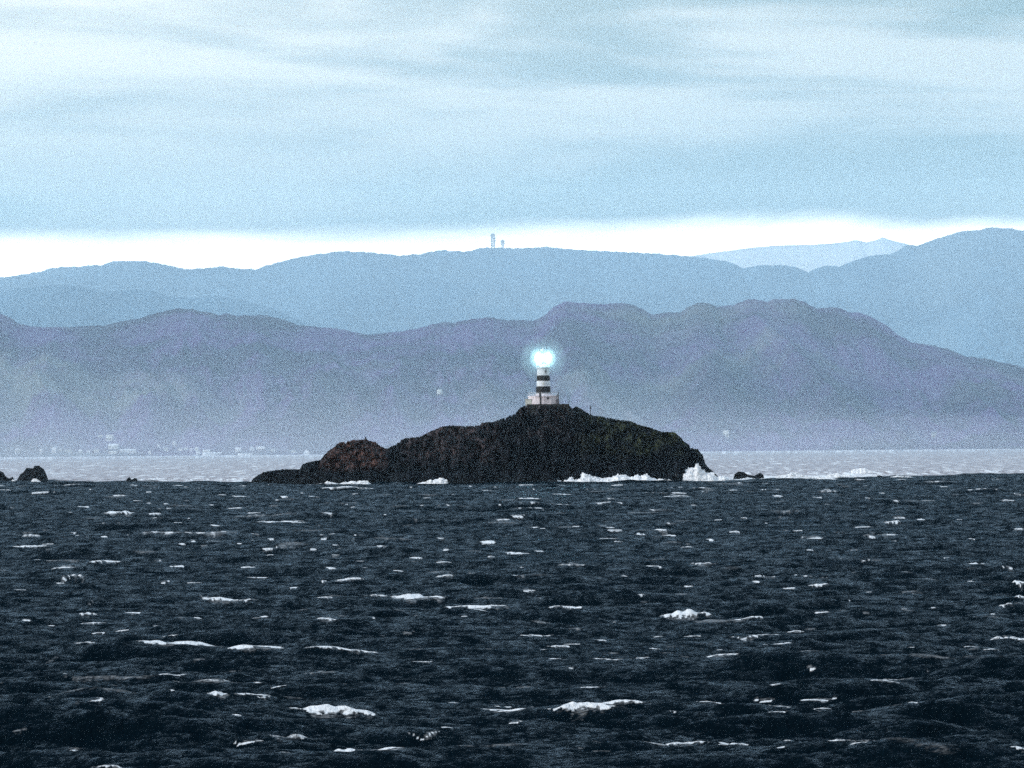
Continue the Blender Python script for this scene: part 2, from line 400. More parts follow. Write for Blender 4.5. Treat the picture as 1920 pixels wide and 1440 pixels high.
fthin = t.math('MULTIPLY', t.ramp(t.math('MULTIPLY', at_, t.math('ADD', t.math('MULTIPLY', t.math('SUBTRACT', nst, 0.5), 6.0), 0.9)), 0.12, 0.9), 0.42)
wcol = t.mix(nb2, (0.0010, 0.0045, 0.0075), (0.0035, 0.0095, 0.0150))
pale = t.mix(t.ramp(nf2, 0.36, 0.62), (0.24, 0.21, 0.22), (0.62, 0.60, 0.62))
wcol = t.mix(ac, wcol, pale)
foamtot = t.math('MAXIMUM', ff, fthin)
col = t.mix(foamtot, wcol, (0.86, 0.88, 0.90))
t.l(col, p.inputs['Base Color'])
p.inputs['Roughness'].default_value = 0.9; p.inputs['Specular IOR Level'].default_value = 0.0
nb3 = t.noise(t.mapping(oc, (0.7, 1.0, 1.0)), 13.0, 5.0, 0.65)
hh = t.math('ADD', t.math('ADD', t.math('MULTIPLY', nb1, 0.15), t.math('MULTIPLY', nb2, 0.45)), t.math('MULTIPLY', nb3, 0.05))
bp = t.n('ShaderNodeBump'); bp.inputs['Strength'].default_value = 0.9; bp.inputs['Distance'].default_value = 1.0
t.l(hh, bp.inputs['Height']); t.l(bp.outputs[0], p.inputs['Normal'])
fr = t.n('ShaderNodeFresnel'); fr.inputs['IOR'].default_value = 1.33; t.l(bp.outputs[0], fr.inputs['Normal'])
gl = t.n('ShaderNodeBsdfGlossy'); gl.inputs['Roughness'].default_value = 0.14; gl.inputs['Color'].default_value = (0.66, 0.83, 1.0, 1)
t.l(bp.outputs[0], gl.inputs['Normal'])
np_ = t.noise(t.mapping(oc, (0.8, 0.55, 1.0), (3, 1, 0), (0, 0, R(6))), 1.0, 9.0, 0.74)
npf = t.noise(t.mapping(oc, (1.0, 0.9, 1.0), (5, 2, 0), (0, 0, R(10))), 4.5, 8.0, 0.75)
patch = t.ramp(t.math('ADD', t.math('MULTIPLY', np_, 0.6), t.math('MULTIPLY', npf, 0.4)), 0.43, 0.59, 0.04, 2.3)                   # ruffled and slick patches of water
sheen = t.math('MULTIPLY', t.math('MULTIPLY', t.math('POWER', fr.outputs[0], 3.1), patch), t.ramp(foamtot, 0.0, 0.6, 0.25, 0.01))
ms_ = t.n('ShaderNodeMixShader'); t.l(sheen, ms_.inputs[0]); t.l(p.outputs[0], ms_.inputs[1]); t.l(gl.outputs[0], ms_.inputs[2])
t.l(ms_.outputs[0], out.inputs['Surface'])
tag(link('sea', sea_me, sm), kind='structure')
# deep water sheet round the wave field, reaching under and past it
bm = bmesh.new(); bmesh.ops.create_grid(bm, x_segments=4, y_segments=4, size=1)
for v in bm.verts: v.co = Vector((v.co.x*18000, 34500 + v.co.y*34800, -2.2))
tag(bm_obj('water', bm, mat('deep_water', (0.005, 0.010, 0.016), (0.008, 0.014, 0.02), 0.01, 0.2)), kind='structure')

# ------------------------------------------------------------------ hills and mountains
def interp_px(pts, Y, ext=0.2):
    P = [at(px, py, Y) for px, py in pts]
    xs = [q.x for q in P]; zs = [q.z for q in P]
    return np.array(xs), np.array(zs)
def terrain(name, pts, Y0, Y1, Y2, mt, n=900, m=90, spur=0.18, rough=1.0, base=-4.0, seed=1, half=0.185, crest=1.0, foreland=0.0):
    """front foot at Y0, crest at Y1 following the ridge line, back foot at Y2"""
    xs, zs = interp_px(pts, Y1)
    X = np.linspace(-half*Y1, half*Y1, n)
    span = xs[-1]-xs[0]
    RZ = np.interp(X, xs, zs)
    # carry the ridge on beyond the frame with its own ups and downs
    out = np.clip(np.maximum(xs[0]-X, X-xs[-1])/(0.05*Y1), 0, 1)
    RZ = RZ*(1 + 0.25*out*fbm(X/(0.03*Y1), X*0+seed, 3, seed))
    px = Y1/F
    RZ = RZ + crest*px*(2.2*fbm(X/(14*px), X*0+3.3, 2, seed+5) + 2.0*np.abs(fbm(X/(5*px), X*0+7.7, 3, seed+8)))
    T = np.concatenate([np.linspace(0, 1, m), 1 + np.linspace(0, 1, m//3)[1:]])
    XX = np.repeat(X[None], len(T), 0); TT = np.repeat(T[:, None], n, 1)
    YY = np.where(TT < 1, Y0 + (Y1-Y0)*TT, Y1 + (Y2-Y1)*(TT-1))
    YY = YY + (Y1-Y0)*0.16*fbm(XX/(0.035*Y1), TT*0+5, 3, seed+2)*np.where(TT < 1, 1-TT, 0)
    f = np.where(TT < 1, foreland*np.clip(TT/0.12, 0, 1) + (1-foreland)*np.clip((TT-0.05)/0.95, 0, 1)**1.15, np.clip(2-TT, 0, 1)**1.2)
    ZZ = base + (RZ[None]-base)*f
    w = np.where(TT < 1, np.clip(TT*3, 0, 1)*np.clip((1-TT)*1.6, 0, 1), np.clip((TT-1)*2, 0, 1)*np.clip(2-TT, 0, 1))
    L = 0.028*Y1
    sp = fbm(XX/L + 0.35*TT, TT*0.9 + XX/(3*L), 5, seed+9, 0.52, ridged=True)
    ZZ = ZZ + (RZ[None]-base)*spur*w*(sp-0.35)
    ZZ = ZZ + px*3.0*rough*w*fbm(XX/(9*px), YY/(9*px*4), 4, seed+13, 0.6)
    # nothing in front of the crest may rise above the sight line to it
    lim = CAM_H + (RZ[None]-CAM_H)*YY/Y1 - px*(1.5 + 22*(1-TT))
    ZZ = np.where(TT < 0.999, np.minimum(ZZ, np.maximum(lim, base + (RZ[None]-base)*f*0.2)), ZZ)
    me = grid_mesh(name, XX, YY, ZZ)
    o = tag(link(name, me, mt), kind='structure')
    return o
def hill_mat(name, a, b_, c, s):
    m = bpy.data.materials.new(name); m.use_nodes = True; t = NB(m.node_tree)
    p = m.node_tree.nodes['Principled BSDF']; p.inputs['Roughness'].default_value = 1; p.inputs['Specular IOR Level'].default_value = 0
    o = t.n('ShaderNodeTexCoord').outputs['Object']
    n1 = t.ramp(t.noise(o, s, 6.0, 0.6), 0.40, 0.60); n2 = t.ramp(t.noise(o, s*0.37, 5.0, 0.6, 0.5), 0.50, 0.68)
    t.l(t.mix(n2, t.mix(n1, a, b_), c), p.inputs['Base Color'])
    bp = t.n('ShaderNodeBump'); bp.inputs['Strength'].default_value = 1.0; bp.inputs['Distance'].default_value = 6.0
    t.l(t.noise(o, s*9, 6.0, 0.65), bp.inputs['Height']); t.l(bp.outputs[0], p.inputs['Normal'])
    return m
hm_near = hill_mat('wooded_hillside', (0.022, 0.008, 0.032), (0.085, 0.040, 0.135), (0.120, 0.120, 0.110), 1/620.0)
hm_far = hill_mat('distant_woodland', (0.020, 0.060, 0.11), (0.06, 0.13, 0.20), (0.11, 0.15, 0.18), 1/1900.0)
hm_pale = hill_mat('haze_paled_slopes', (0.80, 0.82, 0.85), (0.9, 0.9, 0.9), (0.75, 0.78, 0.82), 1/1200.0)  # paleness of far air painted into the slope colour
NEAR = [(0,588),(20,597),(38,607),(60,613),(120,614),(200,610),(255,598),(290,588),(320,581),(345,578),(370,583),(400,588),(410,592),(425,588),(445,592),(500,592),(530,600),(560,610),(600,613),(640,618),(690,627),(730,624),(780,617),(820,606),(835,603),(850,607),(870,600),(910,595),(950,600),(1000,602),(1020,592),(1040,575),(1060,565),(1085,568),(1120,570),(1140,571),(1165,569),(1190,573),(1210,583),(1225,591),(1240,588),(1255,584),(1275,587),(1290,576),(1310,568),(1330,568),(1345,575),(1375,572),(1400,563),(1420,561),(1440,567),(1450,561),(1490,561),(1505,565),(1520,574),(1535,580),(1550,576),(1570,577),(1590,585),(1610,586),(1640,597),(1665,612),(1690,632),(1710,643),(1740,646),(1780,655),(1810,668),(1850,673),(1900,684),(1920,690),(2100,730)]
MID = [(-150,560),(0,549),(50,540),(110,534),(150,536),(190,545),(215,548),(250,543),(285,545),(320,556),(370,560),(400,554),(440,560),(500,575),(560,600),(600,620),(700,660),(900,700),(2000,760)]
FAR = [(-200,540),(0,521),(70,511),(100,502),(150,500),(190,497),(215,490),(250,489),(290,492),(340,503),(360,505),(420,500),(450,504),(480,505),(520,492),(580,479),(640,471),(700,474),(750,480),(790,476),(830,469),(870,473),(905,465),(945,465),(975,466),(1020,463),(1050,466),(1090,469),(1150,472),(1230,476),(1280,480),(1330,485),(1370,492),(1395,503),(1430,497),(1470,498),(1490,500),(1515,511),(1530,504),(1550,498),(1575,500),(1600,490),(1630,480),(1670,477),(1700,460),(1720,461),(1760,447),(1800,435),(1830,432),(1860,427),(1900,429),(1920,433),(2150,470)]
PALE_PEAKS = [(1000,560),(1200,500),(1290,481),(1330,475),(1400,466),(1450,461),(1530,459),(1580,455),(1605,450),(1625,455),(1645,449),(1655,445),(1668,450),(1700,458),(1800,480),(2000,560)]
near = terrain('hills', NEAR, 20700, 24300, 26400, hm_near, n=1500, m=170, spur=0.42, seed=1, foreland=0.05)
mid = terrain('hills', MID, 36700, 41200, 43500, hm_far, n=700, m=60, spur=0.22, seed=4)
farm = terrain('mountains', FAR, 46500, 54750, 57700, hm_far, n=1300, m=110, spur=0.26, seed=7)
pale_peaks = terrain('mountains', PALE_PEAKS, 66000, 68000, 69500, hm_pale, n=500, m=40, spur=0.15, seed=12, crest=0.4)
pale_peaks['label'] = 'very faint pale jagged peaks far behind the right ridge'
def bvh(o):
    me = o.data; return BVHTree.FromPolygons([v.co for v in me.vertices], [tuple(q.vertices) for q in me.polygons])
BN = bvh(near); BF = bvh(farm)

# ------------------------------------------------------------------ rocky island
IY = 1150.0
SIL = [(462,909),(472,903),(480,893),(500,884),(530,880),(560,880),(568,870),(585,865),(600,862),(606,855),(615,845),(640,830),(660,825),(680,824),(700,828),(710,835),(725,842),(740,835),(760,822),(790,818),(805,808),(830,799),(850,798),(880,799),(900,798),(903,793),(930,790),(950,782),(962,778),(975,765),(983,761),(1065.5,761),(1067,769),(1073,767),(1081,761.5),(1095,769),(1110,778),(1150,786),(1180,790),(1200,796),(1220,803),(1240,810),(1262,811),(1268,815),(1280,825),(1295,840),(1310,842),(1318,852),(1322,866),(1330,878),(1345,891),(1352,903)]
def island():
    P = [at(px, py, IY) for px, py in SIL]
    xs = np.array([q.x for q in P]); zs = np.array([q.z for q in P]); zs[0] = -0.5; zs[-1] = -0.5
    nx, ny = 1150, 330
    X = np.linspace(xs[0]-1.5, xs[-1]+1.5, nx); V = np.linspace(-1, 1, ny)
    Sx = np.interp(X, xs, zs, left=-1.5, right=-1.5)
    W = 10 + 1.15*np.clip(Sx, 0, 40)                       # half depth of the island at each x
    XX = np.repeat(X[None], ny, 0); VV = np.repeat(V[:, None], nx, 1); YY = VV*W[None]
    rid = 0.16*fbm(XX/18.0, XX*0+2, 3, 3)
    d = np.abs(VV - rid)/np.where(VV > rid, 1-rid, 1+rid)
    q = (1-np.clip(d, 0, 1)**1.55)
    q = q + 0.46*(fbm(XX/9.0, YY/7.0, 6, 17, 0.55, ridged=True)-0.4)*np.clip(d*3, 0, 1)*np.clip((1-d)*4, 0, 1)
    q = q + 0.30*fbm(XX/2.6, YY/2.2, 5, 23, 0.6)*np.clip(d*4, 0.1, 1)*np.clip((1-d)*4, 0, 1)
    q = q + 0.34*(fbm(XX/19.0 + YY/40.0, YY/14.0, 2, 29, 0.5, ridged=True)-0.3)*np.clip(d*2.5, 0, 1)*np.clip((1-d)*4, 0, 1)
    # strata: stepped ledges
    st = np.floor(q*9 + 0.8*fbm(XX/6, YY/6, 3, 31))/9
    q = 0.72*q + 0.28*st
    q = q/ q.max(0, keepdims=True)
    ZZ = -1.6 + (Sx[None]+1.6)*q
    ZZ += 0.12*fbm(XX/0.7, YY/0.7, 4, 37)*np.clip(ZZ, 0, 2)
    # flat pad for the lighthouse
    c = at(1020, 760, IY)
    pad = sstep(7.6-np.abs(XX-(at(1026, 760, IY).x)), 0, 1.6)*sstep(7.0-np.abs(YY), 0, 2)
    ZZ = ZZ*(1-pad) + (c.z-0.25)*pad
    XD = XX + 1.0*fbm(YY/2.0, ZZ/1.6, 4, 43)*np.clip((ZZ-0.5)/3, 0, 1)*np.clip(d*2, 0, 1)
    YD = YY + 2.2*fbm(XX/2.4, ZZ/1.8, 4, 47)*np.clip((ZZ-0.5)/3, 0, 1)
    me = grid_mesh('island', XD, YD+IY, ZZ)
    # rock tints: reddish knob, brown shoulder, mossy right-hand top, foot darkened as painted shade
    pxl = 960 + XX/IY*F
    A = np.array
    base = A([0.0100, 0.0125, 0.0165])*np.ones((*XX.shape, 3))
    nz = fbm(XX/6, (YY+ZZ)/5, 5, 51, 0.6)[..., None]; nz2 = fbm(XX/1.5, (YY+ZZ*2)/1.3, 4, 57, 0.6)[..., None]
    def mixc(b_, col, w_): return b_*(1-w_[..., None]) + A(col)*w_[..., None]
    red = sstep(pxl, 592, 625)*(1-sstep(pxl, 708, 735))*sstep(ZZ, 3.0, 6.0)
    base = mixc(base, (0.088, 0.050, 0.043), red*np.clip(0.75+0.9*nz[..., 0], 0, 1))
    br = sstep(pxl, 735, 790)*(1-sstep(pxl, 890, 960))*sstep(ZZ, 4.0, 9.0)
    base = mixc(base, (0.070, 0.054, 0.056), br*np.clip(0.6+1.3*nz[..., 0], 0, 1))
    br2 = sstep(pxl, 940, 1000)*(1-sstep(pxl, 1050, 1110))*sstep(ZZ, 9.0, 14.0)
    base = mixc(base, (0.048, 0.041, 0.044), br2*np.clip(0.45+1.6*nz[..., 0], 0, 1))
    gr = sstep(pxl, 1060, 1130)*sstep(ZZ, 5.5, 9.5)
    base = mixc(base, (0.046, 0.054, 0.028), gr*np.clip(0.35+1.8*nz[..., 0], 0, 1))
    base = base*(1+1.0*nz2)*(1+0.5*nz)
    low_shade = 1-sstep(ZZ + 0.8*nz[..., 0], 0.8, 2.2)
    base = mixc(base, (0.007, 0.009, 0.011), low_shade)
    cattr(me, 'tint', np.clip(base, 0.002, 1))
    return me
def rock_mat(name, attr=True, col=(0.012, 0.014, 0.017)):
    m = bpy.data.materials.new(name); m.use_nodes = True; t = NB(m.node_tree)
    p = m.node_tree.nodes['Principled BSDF']; p.inputs['Roughness'].default_value = 0.9; p.inputs['Specular IOR Level'].default_value = 0.08
    o = t.n('ShaderNodeTexCoord').outputs['Object']
    f = t.noise(o, 1.1, 8.0, 0.68)
    v = t.ramp(f, 0.38, 0.66, 0.15, 2.3)  # relief shading put into the colour: raised rock lighter, crevices darker
    cc = t.n('ShaderNodeAttribute', attribute_name='tint').outputs['Color'] if attr else None
    mx = t.n('ShaderNodeVectorMath', operation='SCALE')
    if cc: t.l(cc, mx.inputs[0])
    else: mx.inputs[0].default_value = col
    t.l(v, mx.inputs['Scale']); t.l(mx.outputs[0], p.inputs['Base Color'])
    bp = t.n('ShaderNodeBump'); bp.inputs['Strength'].default_value = 1.0; bp.inputs['Distance'].default_value = 0.8
    t.l(f, bp.inputs['Height']); t.l(bp.outputs[0], p.inputs['Normal'])
    return m
rm = rock_mat('island_rock'); rm2 = rock_mat('wet_black_rock', False)
isl_o = tag(link('island', island(), rm), 'dark rocky island with a red-brown knob, carrying the lighthouse', None, None, 'structure')
BI = bvh(isl_o)

def rock(sil, Y, depth, label, seed, group='wave-washed rocks in the sea'):
    """free-standing rock following a silhouette, solid front to back"""
    P = [at(px, py, Y) for px, py in sil]
    cx = sum(q.x for q in P)/len(P)
    xs = np.array([q.x-cx for q in P]); zs = np.array([q.z for q in P])
    nx, ny = 120, 60
    X = np.linspace(xs[0]-0.4, xs[-1]+0.4, nx); V = np.linspace(-1, 1, ny)
    Sx = np.interp(X, xs, zs, left=-0.8, right=-0.8)
    XX = np.repeat(X[None], ny, 0); VV = np.repeat(V[:, None], nx, 1)
    rid = 0.2*fbm(XX/3.0, XX*0+seed, 2, seed)
    d = np.abs(VV-rid)/np.where(VV > rid, 1-rid, 1+rid)
    q = 1-d**2.2 + 0.28*fbm(XX/1.6, VV*depth/1.6, 5, seed+3, 0.6)*np.clip(d*3, 0, 1)*np.clip((1-d)*3, 0, 1)
    q /= q.max(0, keepdims=True)
    ZZ = -1.4 + (Sx[None]+1.4)*q
    me = grid_mesh('sea_rock', XX, VV*depth*(0.7+0.3*np.clip(Sx[None]/3, 0, 1)), ZZ)
    o = link('sea_rock', me, rm2); o.location = (cx, Y, 0)
    return tag(o, label, 'rock', group)
rock([(-40,907),(-25,884),(0,883),(6,886),(10,893),(17,897),(24,894),(28,902),(30,908)], 1340, 4.0, 'dark rock cut by the left edge of the picture, low shoulder on its right', 2)
rock([(27,907),(33,899),(38,890),(45,884),(50,877),(62,878),(65,873),(74,873),(82,879),(88,892),(90,900),(91,906)], 1330, 4.5, 'tall dark twin-humped rock with foam at its foot, near the left edge', 5)
rock([(234,907),(238,898),(242,894),(247,899),(252,896),(257,897),(259,906)], 1290, 1.6, 'small low two-pointed dark rock alone in pale water left of the island', 8)
rock([(363,909),(368,905),(376,904),(384,905),(388,909)], 1260, 1.2, 'barely awash flat dark rock between the two-pointed rock and the island', 11)
rock([(546,910),(552,902),(560,899),(568,900),(574,902),(578,909)], 1140, 1.4, 'low black rock in foam just in front of the island left tail', 14)
rock([(1374,900),(1378,888),(1385,884),(1395,885),(1402,890),(1414,892),(1420,889),(1425,886),(1431,890),(1434,900)], 1185, 3.0, 'long low dark rock with a raised hump at each end, right of the island', 17)
rock([(1640,899),(1645,892),(1650,891),(1656,894),(1660,899)], 1215, 1.5, 'tiny dark rock in the foam farthest right', 20)
rock([(820,912),(824,908),(832,907),(838,909),(841,913)], 1110, 1.0, 'tiny dark rock awash below the island foot', 23)

# ------------------------------------------------------------------ surf against the rocks
foam_m = mat('white_sea_foam', (0.90, 0.91, 0.93), (0.78, 0.80, 0.83), 1.3, 0.95, 0.6)
def surf(tops, Y, depth, seed, base_py=None):
    """bank of broken white water: a lumpy low ridge whose top follows the given line"""
    P = [at(px, py, Y) for px, py in tops]
    cx = (P[0].x+P[-1].x)/2
    xs = np.array([q.x-cx for q in P]); zs = np.array([q.z for q in P])
    nx = max(60, int((xs[-1]-xs[0])*14)); ny = 60
    X = np.linspace(xs[0], xs[-1], nx); V = np.linspace(-1, 1, ny)
    Sx = np.interp(X, xs, zs)*(1+0.50*fbm(X/2.2, X*0+seed, 3, seed, 0.5))
    XX = np.repeat(X[None], ny, 0); VV = np.repeat(V[:, None], nx, 1)
    q = np.sqrt(np.clip(1-VV**2, 0, 1)) + 0.45*fbm(XX/1.1 + VV*1.5, VV*depth/0.8, 4, seed+3, 0.6)*np.clip((1-np.abs(VV))*3, 0, 1)
    q /= np.convolve(np.pad(q.max(0), 6, 'edge'), np.ones(13)/13, 'valid')[None]
    ZZ = -0.5 + (np.maximum(Sx, -0.3)[None]+0.5)*q
    YYv = VV*depth*np.clip(0.35+Sx[None]/3, 0.35, 1.2) + 0.4*fbm(XX/1.1, ZZ/0.5, 3, seed+9)
    XD = XX + 0.3*fbm(YYv/0.8, ZZ/0.6, 3, seed+7)
    o = link('surf', grid_mesh('surf', XD, YYv, ZZ), foam_m); o.location = (cx, Y, 0)
    return o
YS = 1122.0
SURF = [
 ([(1040,908),(1044,896),(1052,899),(1062,896),(1075,894),(1090,889),(1105,889),(1118,893),(1135,896),(1150,892),(1160,886),(1170,890),(1180,893),(1195,891),(1210,889),(1222,895),(1232,899),(1240,903)], YS, 3.0, 1, 'long white bank of surf breaking along the island right foot'),
 ([(1236,905),(1246,892),(1262,890),(1278,890),(1288,882),(1296,879),(1304,873),(1312,877),(1320,877),(1328,882),(1336,887),(1344,893),(1356,893),(1368,898),(1380,902)], 1131, 2.6, 2, 'tall white splash thrown up at the island right tip'),
 ([(776,909),(786,905),(800,903),(808,897),(818,899),(830,897),(838,899),(840,907)], 1117, 1.6, 3, 'white splash under the middle of the island left half'),
 ([(636,908),(645,903),(660,902),(668,904),(676,900),(684,901),(690,902),(697,908)], 1121, 1.4, 4, 'ragged white wash below the red-brown knob'),
 ([(604,907),(612,903),(624,904),(634,906)], 1124, 1.0, 5, 'thin short strip of wash left of the ragged wash'),
 ([(548,906),(556,900),(562,895),(568,899),(580,901),(592,902),(596,906)], 1144, 1.0, 6, 'pointed white splash behind the low black rock'),
 ([(504,906),(508,902),(514,902),(518,906)], 1146, 0.8, 7, 'dot of white foam under the island left tail'),
 ([(563,920),(570,917),(580,918),(590,920)], 1050, 0.8, 8, 'flat foam patch floating in front of the low black rock'),
 ([(930,910),(945,906),(955,905),(962,909)], 1118, 1.0, 9, 'small low wash below the middle of the island'),
 ([(58,901),(62,896),(72,899),(78,904)], 1322, 0.8, 10, 'white water pouring off the twin-humped rock'),
 ([(20,903),(24,899),(28,901),(31,905)], 1322, 0.8, 11, 'white foam between the two leftmost rocks'),
 ([(1366,902),(1385,898),(1400,895),(1420,898),(1440,895),(1455,893),(1475,889),(1490,885),(1505,889),(1525,892),(1548,897)], 1176, 1.8, 12, 'low white breakers running right from the two-humped rock'),
 ([(1544,897),(1556,889),(1568,887),(1582,890),(1600,893),(1622,898)], 1190, 1.8, 13, 'white breaker in the middle of the right reef'),
 ([(1660,897),(1680,892),(1700,893),(1720,896),(1740,897)], 1205, 1.2, 14, 'thin white breaker right of the tiny reef rock'),
 ([(1214,906),(1224,901),(1236,898),(1246,900),(1254,897),(1262,902),(1268,906)], 1119, 1.4, 16, 'low churned foam joining the long surf bank to the tall splash'),
 ([(1430,902),(1445,897),(1460,899),(1480,894),(1500,897),(1520,899),(1545,895),(1570,898),(1590,902)], 1168, 1.6, 17, 'nearer ragged line of foam in front of the right reef breakers'),
 ([(1595,882),(1608,878),(1622,878),(1636,882)], 1400, 1.6, 15, 'white wave crest behind the right reef'),
]
for tops, Y, dp, sd_, lb in SURF:
    o = surf(tops, Y, dp, sd_); tag(o, lb, None, None, 'stuff')

# ------------------------------------------------------------------ lighthouse
PX = F/IY                                    # photo pixels per metre at the island
lb_ = at(1019, 758.5, IY); z0 = lb_.z
def hz(py): return (758.5-py)/PX
def hr(wpx): return wpx/2/PX
LH = empty('lighthouse', lb_)
tag(LH, 'lit lighthouse with black and white bands on top of the rocky island', 'lighthouse')
# the round tower in bands
zb = [hz(737.5), hz(724.5), hz(714), hz(704), hz(690)]
def rad(z): return np.interp(z, [zb[0], zb[4]], [hr(27.6), hr(22.5)])
bm = bmesh.new(); lathe(bm, [(rad(zb[0])-0.04, zb[0]-0.7), (rad(zb[0])-0.04, zb[0]), (rad(zb[4])-0.04, zb[4]+0.1)], 48)
tw = bm_obj('tower', bm, M['white'], LH, True); tw.data.set_sharp_from_angle(angle=0.6)
def band(za, zc, mt, nm):
    bm = bmesh.new(); lathe(bm, [(rad(za)-0.03, za), (rad(za)+0.015, za+0.01), (rad(zc)+0.015, zc-0.01), (rad(zc)-0.03, zc)], 48)
    o = bm_obj(nm, bm, mt, tw, True); o.data.set_sharp_from_angle(angle=0.6); return o
band(zb[0], zb[1], M['black'], 'painted_band'); band(zb[2], zb[3], M['black'], 'painted_band')
bm = bmesh.new(); box(bm, 0.45, 0.9, -rad(hz(696))-0.03, -rad(hz(696))+0.3, hz(698)-0.1, hz(694.0)); bm_obj('window', bm, M['window'], tw)
bm = bmesh.new(); box(bm, -0.2, 0.2, -rad(hz(719))-0.03, -rad(hz(719))+0.3, hz(721), hz(717)); bm_obj('window', bm, M['cream'], tw)
# gallery
zg = zb[4]
bm = bmesh.new(); lathe(bm, [(rad(zg)-0.1, zg-0.35), (rad(zg)+0.02, zg-0.3), (1.75, zg+0.0), (1.85, zg+0.04), (1.85, zg+0.22), (1.0, zg+0.24)], 48)
gal = bm_obj('gallery', bm, M['white'], LH)
bm = bmesh.new()
for k in range(20):
    a = 2*math.pi*k/20; tube(bm, (1.75*math.cos(a), 1.75*math.sin(a), zg+0.2), (1.75*math.cos(a), 1.75*math.sin(a), zg+1.1), 0.025, 6)
for zz in (0.65, 1.1):
    for k in range(32):
        a, c = 2*math.pi*k/32, 2*math.pi*(k+1)/32
        tube(bm, (1.75*math.cos(a), 1.75*math.sin(a), zg+zz), (1.75*math.cos(c), 1.75*math.sin(c), zg+zz), 0.022, 5)
bm_obj('railing', bm, M['white'], gal)
# lantern: low wall, glazing bars, glass, lit optic, domed roof
zl = zg+0.24; lh = 4.3
bm = bmesh.new(); lathe(bm, [(0.95, zl), (0.95, zl+0.7), (0.8, zl+0.72)], 32); bm_obj('lantern_wall', bm, M['white'], LH)
bm = bmesh.new()
for k in range(12):
    a = 2*math.pi*k/12; tube(bm, (0.66*math.cos(a), 0.66*math.sin(a), zl+0.7), (0.66*math.cos(a), 0.66*math.sin(a), zl+lh), 0.03, 6)
for sg in (-1, 1): lathe(bm, [(0.64, zl+2.45+sg*0.8-0.05), (0.69, zl+2.45+sg*0.8-0.05), (0.69, zl+2.45+sg*0.8+0.05), (0.64, zl+2.45+sg*0.8+0.05), (0.64, zl+2.45+sg*0.8-0.05)], 32)
bm_obj('glazing_bars', bm, M['dark'], LH)
lamp_z = zl+2.45
lampm = bpy.data.materials.new('lit_optic'); lampm.use_nodes = True
q = NB(lampm.node_tree); pr = lampm.node_tree.nodes['Principled BSDF']
oo = q.n('ShaderNodeTexCoord').outputs['Object']; wv = q.n('ShaderNodeTexWave', bands_direction='Z'); wv.inputs['Scale'].default_value = 3.0; q.l(oo, wv.inputs['Vector'])
q.l(q.mix(wv.outputs['Fac'], (0.85, 1.0, 1.0), (1.0, 1.0, 1.0)), pr.inputs['Emission Color']); pr.inputs['Emission Strength'].default_value = 60.0
bm = bmesh.new(); lathe(bm, [(0.05, lamp_z-0.3), (0.16, lamp_z-0.2), (0.2, lamp_z), (0.16, lamp_z+0.2), (0.05, lamp_z+0.3)], 32)
bm_obj('optic', bm, lampm, LH, True)
bm = bmesh.new(); lathe(bm, [(0.72, zl+lh), (0.72, zl+lh+0.08), (0.66, zl+lh+0.3), (0.45, zl+lh+0.5), (0.22, zl+lh+0.62), (0.15, zl+lh+0.65), (0.15, zl+lh+0.8), (0.2, zl+lh+0.9), (0.1, zl+lh+1.02), (0, zl+lh+1.05)], 32)
rf = bm_obj('dome_roof', bm, M['white'], LH)
bm = bmesh.new(); tube(bm, (0, 0, zl+lh+1.0), (0, 0, zl+lh+2.2), 0.05, 6, 0.02); bm_obj('lightning_rod', bm, M['dark'], rf)
# lower drum with parapet railing, door, window
bm = bmesh.new()
lathe(bm, [(4.35, -0.5), (4.35, 0.0), (4.2, 0.05), (4.05, 2.0), (4.25, 2.08), (4.25, 2.3), (3.9, 2.34), (2.2, 2.5), (rad(zb[0])-0.02, hz(738.5))], 12)
drum = bm_obj('base_building', bm, M['pink'], LH)
bm = bmesh.new()
for k in range(24):
    a = 2*math.pi*(k+.5)/24; tube(bm, (4.1*math.cos(a), 4.1*math.sin(a), 2.3), (4.1*math.cos(a), 4.1*math.sin(a), 3.2), 0.035, 5)
for zz in (2.75, 3.2):
    for k in range(24):
        a, c = 2*math.pi*(k+.5)/24, 2*math.pi*(k+1.5)/24
        tube(bm, (4.1*math.cos(a), 4.1*math.sin(a), zz), (4.1*math.cos(c), 4.1*math.sin(c), zz), 0.03, 5)
bm_obj('railing', bm, M['white'], drum)
bm = bmesh.new(); box(bm, 0.9, 1.45, -4.12, -3.5, 1.45, 1.95); bm_obj('window', bm, M['window'], drum)
bm = bmesh.new(); box(bm, -1.05, -0.75, -4.22, -3.6, 0.0, 2.35); box(bm, -1.15, -0.65, -4.26, -3.7, 2.0, 3.2)
bm_obj('drainpipe', bm, M['dark'], drum)
bm = bmesh.new(); box(bm, -4.9, -3.2, -2.6, 0.8, -0.3, 1.35); box(bm, -5.0, -3.1, -2.7, 0.9, 1.35, 1.5); bm_obj('annex', bm, M['cream'], LH)
